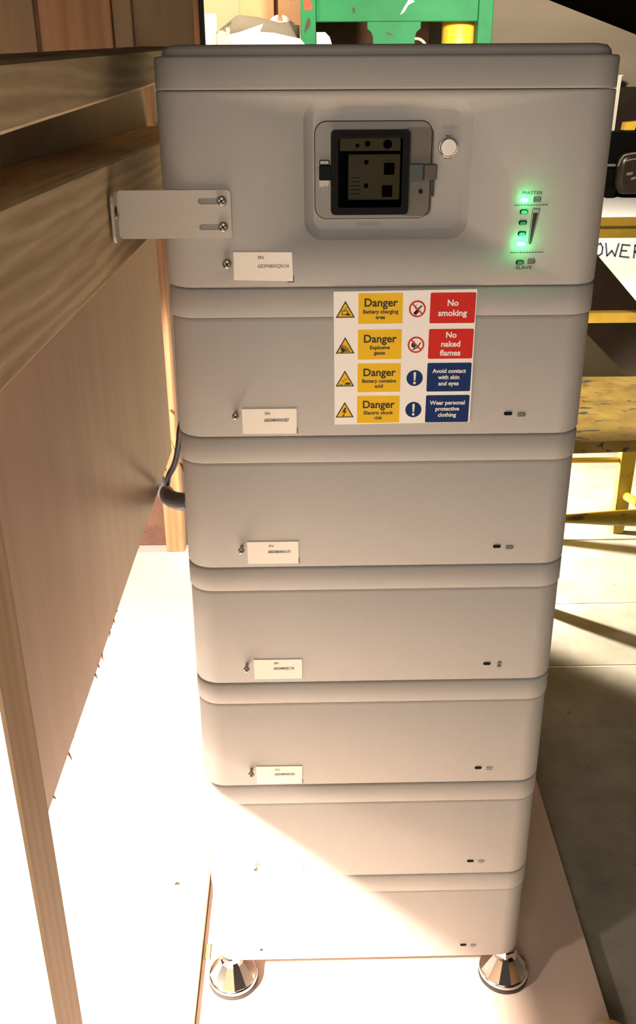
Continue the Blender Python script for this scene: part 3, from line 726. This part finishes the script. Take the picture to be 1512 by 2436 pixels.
# black power tool on the bench, pale batten and yellow offcut behind it
tl = thing('power_tool', (1.02, 2.40, BT), 'black power tool with a glossy brown shell on the white bench', 'power tool')
tb = B(); tb.box(.93, 1.20, 2.40, 2.56, BT + .001, 1.047, .010, 3); tb.prism([(.962, BT + .0005), (.985, BT + .0005), (.992, BT + .03), (.955, BT + .04)], 2.375, 2.41)
part('tool_body', tb, M['tool'], tl)
ts = B()
def shell_ring(y, q): return [(x, y, z) for x, z in rrect(.985 + q, 1.155 - q, BT + .014 + q, .985 - q, .030, 6)]
ts.rings([shell_ring(2.402, 0), shell_ring(2.362, 0), shell_ring(2.350, .006), shell_ring(2.346, .016)])
for v in ts.bm.verts: v.co.z += max(0, v.co.x - .985) * .10 if v.co.z > .93 else 0
so = part('tool_shell', ts, M['tool_shell'], tl, 'glossy dark brown rounded shell')
part('shell_ridge', B().tube(smooth_path([(.984, 2.358, .945), (.992, 2.352, .972), (1.015, 2.347, .984), (1.15, 2.347, 1.000)], 5), .0035, 8), M['tool_badge'], so)
part('shell_ridge', B().tube(smooth_path([(1.002, 2.345, .962), (1.03, 2.344, .968), (1.15, 2.344, .982)], 5), .003, 8), M['tool_badge'], so)
for q in ([(1.010, .917), (1.029, .919), (1.033, .928), (1.012, .926)], [(1.026, .903), (1.042, .905), (1.044, .914), (1.030, .911)], [(1.052, .942), (1.066, .944), (1.066, .955), (1.054, .952)]):
    part('badge', B().prism(q, 2.3445, 2.347), M['tool_badge'], so)
part('tool_switch', B().box(.955, .985, 2.385, 2.402, .942, .950, .002, 1), M['tool_badge'], tl)
bt = thing('pale_batten', (1.0, 2.60, BT), 'pale upright batten standing behind the black power tool', 'batten')
part('batten_strip', B().prism([(1.006, BT), (1.030, BT), (1.037, 1.218), (1.044, 1.223), (1.020, 1.223), (1.012, 1.214)], 2.60, 2.64), M['batten'], bt)
bx = B(); bx.box(1.034, 1.26, 2.612, 2.70, BT, 1.185, .003, 1)
solo('brown_crate', bx, M['crate_shade'], (1.15, 2.65, BT), 'dark brown crate on the bench behind the pale batten', 'crate')
solo('yellow_block', B().prism([(1.047, 1.049), (1.083, 1.049), (1.092, 1.078), (1.050, 1.074)], 2.535, 2.575), M['tin'], (1.065, 2.55, 1.048), 'small bright yellow block lying on the black power tool', 'block')

# ------------------------------------------------------------------ green chair standing on the bench
gc = thing('green_chair', (.215, 2.3, BT), 'green painted wooden chair with paint splashes standing on the bench', 'chair')
GY = 2.20
for x0, x1 in ((-.070, -.025), (.459, .503)):
    part('back_post', B().box(x0, x1, GY, GY + .04, BT + .0005, 1.66, .003, 2), M['green'], gc)
part('back_rail', B().box(-.0248, .4588, GY + .006, GY + .032, 1.368, 1.500, .002, 1), M['green'], gc)
sp = B().prism([(.146, 1.205), (.274, 1.205), (.272, 1.325), (.277, 1.340), (.289, 1.350), (.289, 1.3675), (.129, 1.3675), (.129, 1.350), (.141, 1.340), (.147, 1.325)], GY + .010, GY + .028)
part('splat', sp, M['green'], gc)
part('seat', B().box(-.07, .503, GY + .002, 2.62, 1.180, 1.205, .004, 2), M['green'], gc)
for x in (-.05, .48): part('leg', B().box(x - .02, x + .02, 2.57, 2.61, BT + .0005, 1.1798, .003, 1), M['green'], gc)
def splash(name, pts, y, mt, lb): part(name, B().prism(pts, y - .0006, y + .001), M[mt], gc, lb)
splash('paint_splash', [(-.058, 1.397), (-.037, 1.399), (-.034, 1.407), (-.040, 1.418), (-.038, 1.440), (-.066, 1.440), (-.060, 1.415)], GY, 'chip_red', 'red splash')
splash('paint_chip', [(-.060, 1.338), (-.046, 1.352), (-.040, 1.366), (-.045, 1.380), (-.052, 1.372), (-.056, 1.358)], GY, 'chip_dark', 'dark chip')
splash('paint_splash', [(.226, 1.386), (.237, 1.392), (.250, 1.412), (.268, 1.420), (.262, 1.424), (.250, 1.425), (.240, 1.410)], GY + .006, 'chip_white', 'white smear')
splash('paint_chip', [(.086, 1.389), (.093, 1.392), (.089, 1.408), (.084, 1.402)], GY + .006, 'chip_dark', 'dark chip')
splash('paint_chip', [(.398, 1.432), (.415, 1.434), (.420, 1.442), (.400, 1.440)], GY + .006, 'chip_dark', 'dark chip')
splash('paint_chip', [(.184, 1.337), (.207, 1.330), (.206, 1.333), (.190, 1.340)], GY + .010, 'chip_dark', 'dark chip')
tn = thing('paint_tin', (.416, 2.30, 1.205), 'yellow paint tin on the green chair seat behind its back', 'tin')
part('tin_body', B().lathe((.416, 2.30, 1.2052), [(.050, 0), (.0505, .002), (.0505, .178), (.049, .180)], 32), M['tin'], tn)
part('tin_lid', B().lathe((.416, 2.30, 1.2052), [(.049, .1801), (.052, .182), (.052, .187), (.046, .188)], 32), M['steel'], tn)

# ------------------------------------------------------------------ clutter on the left of the bench
cr_ = thing('storage_crate', (-.22, 2.30, BT), 'plain wooden crate on the bench carrying the papers and grey felt', 'crate')
part('crate_body', B().box(-.40, -.082, 2.10, 2.60, BT + .0005, 1.302, .004, 1), M['palewood'], cr_)
CT = 1.303
pt_ = B().prism([(-.2898, CT), (-.055, CT), (-.072, 1.322), (-.150, 1.338), (-.195, 1.341), (-.262, 1.327)], 2.175, 2.185)
pt_.prism([(-.292, CT), (-.20, CT), (-.19, 1.345), (-.182, 1.3625), (-.200, 1.3565), (-.255, 1.340), (-.300, 1.332)], 2.186, 2.192)
solo('paper_sheets', pt_, M['sheet'], (-.2, 2.18, CT), 'crumpled white paper sheets beside the green chair', 'paper')
fm = B()
top = [(-.315, 1.352), (-.268, 1.386), (-.258, 1.390), (-.20, 1.384), (-.12, 1.366), (-.0735, 1.361)]
bot = [(-.312, 1.328), (-.27, 1.333), (-.25, 1.325), (-.20, 1.320), (-.12, 1.310), (-.0735, 1.305)]
rings = []
for (x0, z0), (x1, z1) in zip(top, bot): rings.append([(x0, 2.26, z0), (x1, 2.20, z1), (x1, 2.207, z1 - .003), (x0, 2.267, z0 + .001)])
fm.rings(rings)
fm.box(-.26, -.09, 2.26, 2.266, CT, 1.37)
solo('felt_mat', fm, M['mat'], (-.19, 2.23, CT), 'folded grey brown felt mat draped above the white papers', 'mat')
solo('white_block', B().box(-.355, -.321, 2.19, 2.23, CT, 1.390, .003, 2), M['block'], (-.34, 2.21, CT), 'upright white block at the left end of the bench clutter', 'block')
solo('wood_offcut', B().prism([(-.318, CT), (-.286, CT), (-.290, 1.338), (-.304, 1.346), (-.319, 1.334)], 2.17, 2.198), M['palewood'], (-.30, 2.18, CT), 'small pale wood offcut between white block and papers', 'offcut')
solo('wood_offcut', B().prism([(-.2905, 1.3385), (-.281, 1.3385), (-.281, 1.352), (-.2905, 1.352)], 2.172, 2.190).prism([(-.2885, CT), (-.283, CT), (-.283, 1.3384), (-.2885, 1.3384)], 2.172, 2.19), M['palewood'], (-.285, 2.18, CT), 'thin pale stick end standing against the white papers', 'offcut')
solo('pale_board', B().box(-.46, -.262, 2.66, 2.685, BT + .0005, 1.62, .002, 1), M['palewood'], (-.36, 2.67, BT), 'pale yellow board upright at the back of the bench', 'board')
for x0, x1, y0, z1, lb in ((-.262, -.152, 2.40, 1.60, 'wider orange brown cardboard box standing behind the felt mat'), (-.1505, -.052, 2.42, 1.58, 'narrow brown cardboard box behind the red and white ball')):
    t = thing('cardboard_box', ((x0 + x1) / 2, y0 + .08, CT), lb, 'box')
    part('carton', B().box(x0, x1, y0, y0 + .16, CT + .0003, z1, .002, 1), M['cardboard'], t)
    part('flap', B().box(x0, x1, y0 - .004, y0 - .001, z1 - .10, z1 + .06, .001, 1), M['cardboard'], t)
    part('tear', B().prism([(x0 + .042, 1.447), (x0 + .05, 1.440), (x0 + .062, 1.448), (x0 + .052, 1.456)], y0 - .0012, y0 + .002), M['chip_dark'], t)
ba = thing('striped_ball', (-.133, 2.33, CT), 'red and white ball behind the felt mat', 'ball')
bl = B(); c = Vector((-.133, 2.33, 1.3545)); rad = .041
n = 24; rings = []
for i in range(1, 12):
    a_ = math.pi * i / 12; rings.append([(c.x + rad * math.sin(a_) * math.cos(2 * math.pi * k / n), c.y + rad * math.sin(a_) * math.sin(2 * math.pi * k / n), c.z - rad * math.cos(a_)) for k in range(n)])
bl.rings(rings)
for f in bl.bm.faces:
    m_ = f.calc_center_median() - c; ang = math.degrees(math.atan2(m_.z, m_.x)) 
    f.material_index = 1 if (28 < ang < 78 or 100 < ang < 150) else 0
part('ball_skin', bl, [M['ballred'], M['ballwhite']], ba)
part('ball_seat', B().lathe((c.x, c.y, CT), [(.018, 0), (.014, .016)], 16), M['ballred'], ba)
bb2 = thing('brown_box', (.18, 2.66, BT), 'dark brown wooden box behind the green chair', 'box')
part('box_body', B().box(-.066, .372, 2.63, 2.70, BT + .0005, 1.60, .003, 1), M['brownbox'], bb2)
solo('white_cloth', B().prism([(-.022, 1.2053), (.060, 1.2053), (.018, 1.330), (.004, 1.343), (-.022, 1.343)], 2.262, 2.275), M['sheet'], (0, 2.27, 1.205), 'white folded cloth on the green chair seat by the left post', 'cloth')
solo('white_ring', B().tube([(.300 + .035 * math.cos(t), 2.42, 1.296 + .035 * math.sin(t)) for t in [math.pi * k / 12 for k in range(13)]], .005, 8).box(.255, .345, 2.41, 2.43, 1.2053, 1.296), M['batten'], (.30, 2.42, 1.205), 'pale rounded handle behind the splat of the green chair', 'handle')

# ------------------------------------------------------------------ yellow stool on the right
ys = thing('yellow_stool', (.64, 1.33, 0), 'paint splattered yellow wooden stool right of the stack', 'stool')
ST = .45
tp = B()
n = 10; near = [(.40 + .52 * k / n, 1.068 + .035 * (k / n) - .010 * math.sin(math.pi * k / n)) for k in range(n + 1)]
pts = near + [(.93, 1.59), (.40, 1.597)]
a = [tp.bm.verts.new((x, y, ST - .028)) for x, y in pts]; c = [tp.bm.verts.new((x, y, ST)) for x, y in pts]
tp.bm.faces.new(a[::-1]); tp.bm.faces.new(c)
for i in range(len(pts)): tp.bm.faces.new((a[i], a[(i + 1) % len(pts)], c[(i + 1) % len(pts)], c[i]))
bmesh.ops.bevel(tp.bm, geom=[e for e in tp.bm.edges if all(v.co.z > ST - .001 for v in e.verts)], offset=.004, segments=2, affect='EDGES')
part('seat', tp, M['stool_top'], ys)
def leg(x, y, xt, yt):
    b = B(); b.rings([[(cx_ + dx * s, cy_ + dy * s, z) for dx, dy in ((-.020, -.016), (.020, -.016), (.020, .016), (-.020, .016))] for cx_, cy_, z, s in ((x, y, .0005, .72), (x, y, .05, .9), ((x + xt) / 2, (y + yt) / 2, .22, 1.02), (xt, yt, ST - .0285, 1.0))], smooth=False)
    part('leg', b, M['stool'], ys)
leg(.837, 1.515, .832, 1.51); leg(.46, 1.515, .48, 1.51); leg(.92, 1.13, .885, 1.15); leg(.46, 1.13, .48, 1.15)
part('rung', B().tube([(.47, 1.512, .230), (.832, 1.512, .2285)], .0078, 10), M['stool'], ys)
part('rung', B().tube([(.842, 1.49, .125), (.905, 1.15, .150)], [.012, .013], 10), M['stool'], ys)
part('rung', B().tube([(.468, 1.49, .130), (.468, 1.15, .150)], .012, 10), M['stool'], ys)
xs = [.47, .53, .565, .60, .64, .69, .735, .78, .83, .88, .905]; rs = [.010, .0105, .0115, .0135, .0165, .0200, .0215, .020, .015, .012, .011]
part('turned_stretcher', B().tube([(x, 1.135, .2255) for x in xs], rs, 14), M['stool'], ys, 'fat turned front stretcher')
print('built', len(bpy.data.objects))
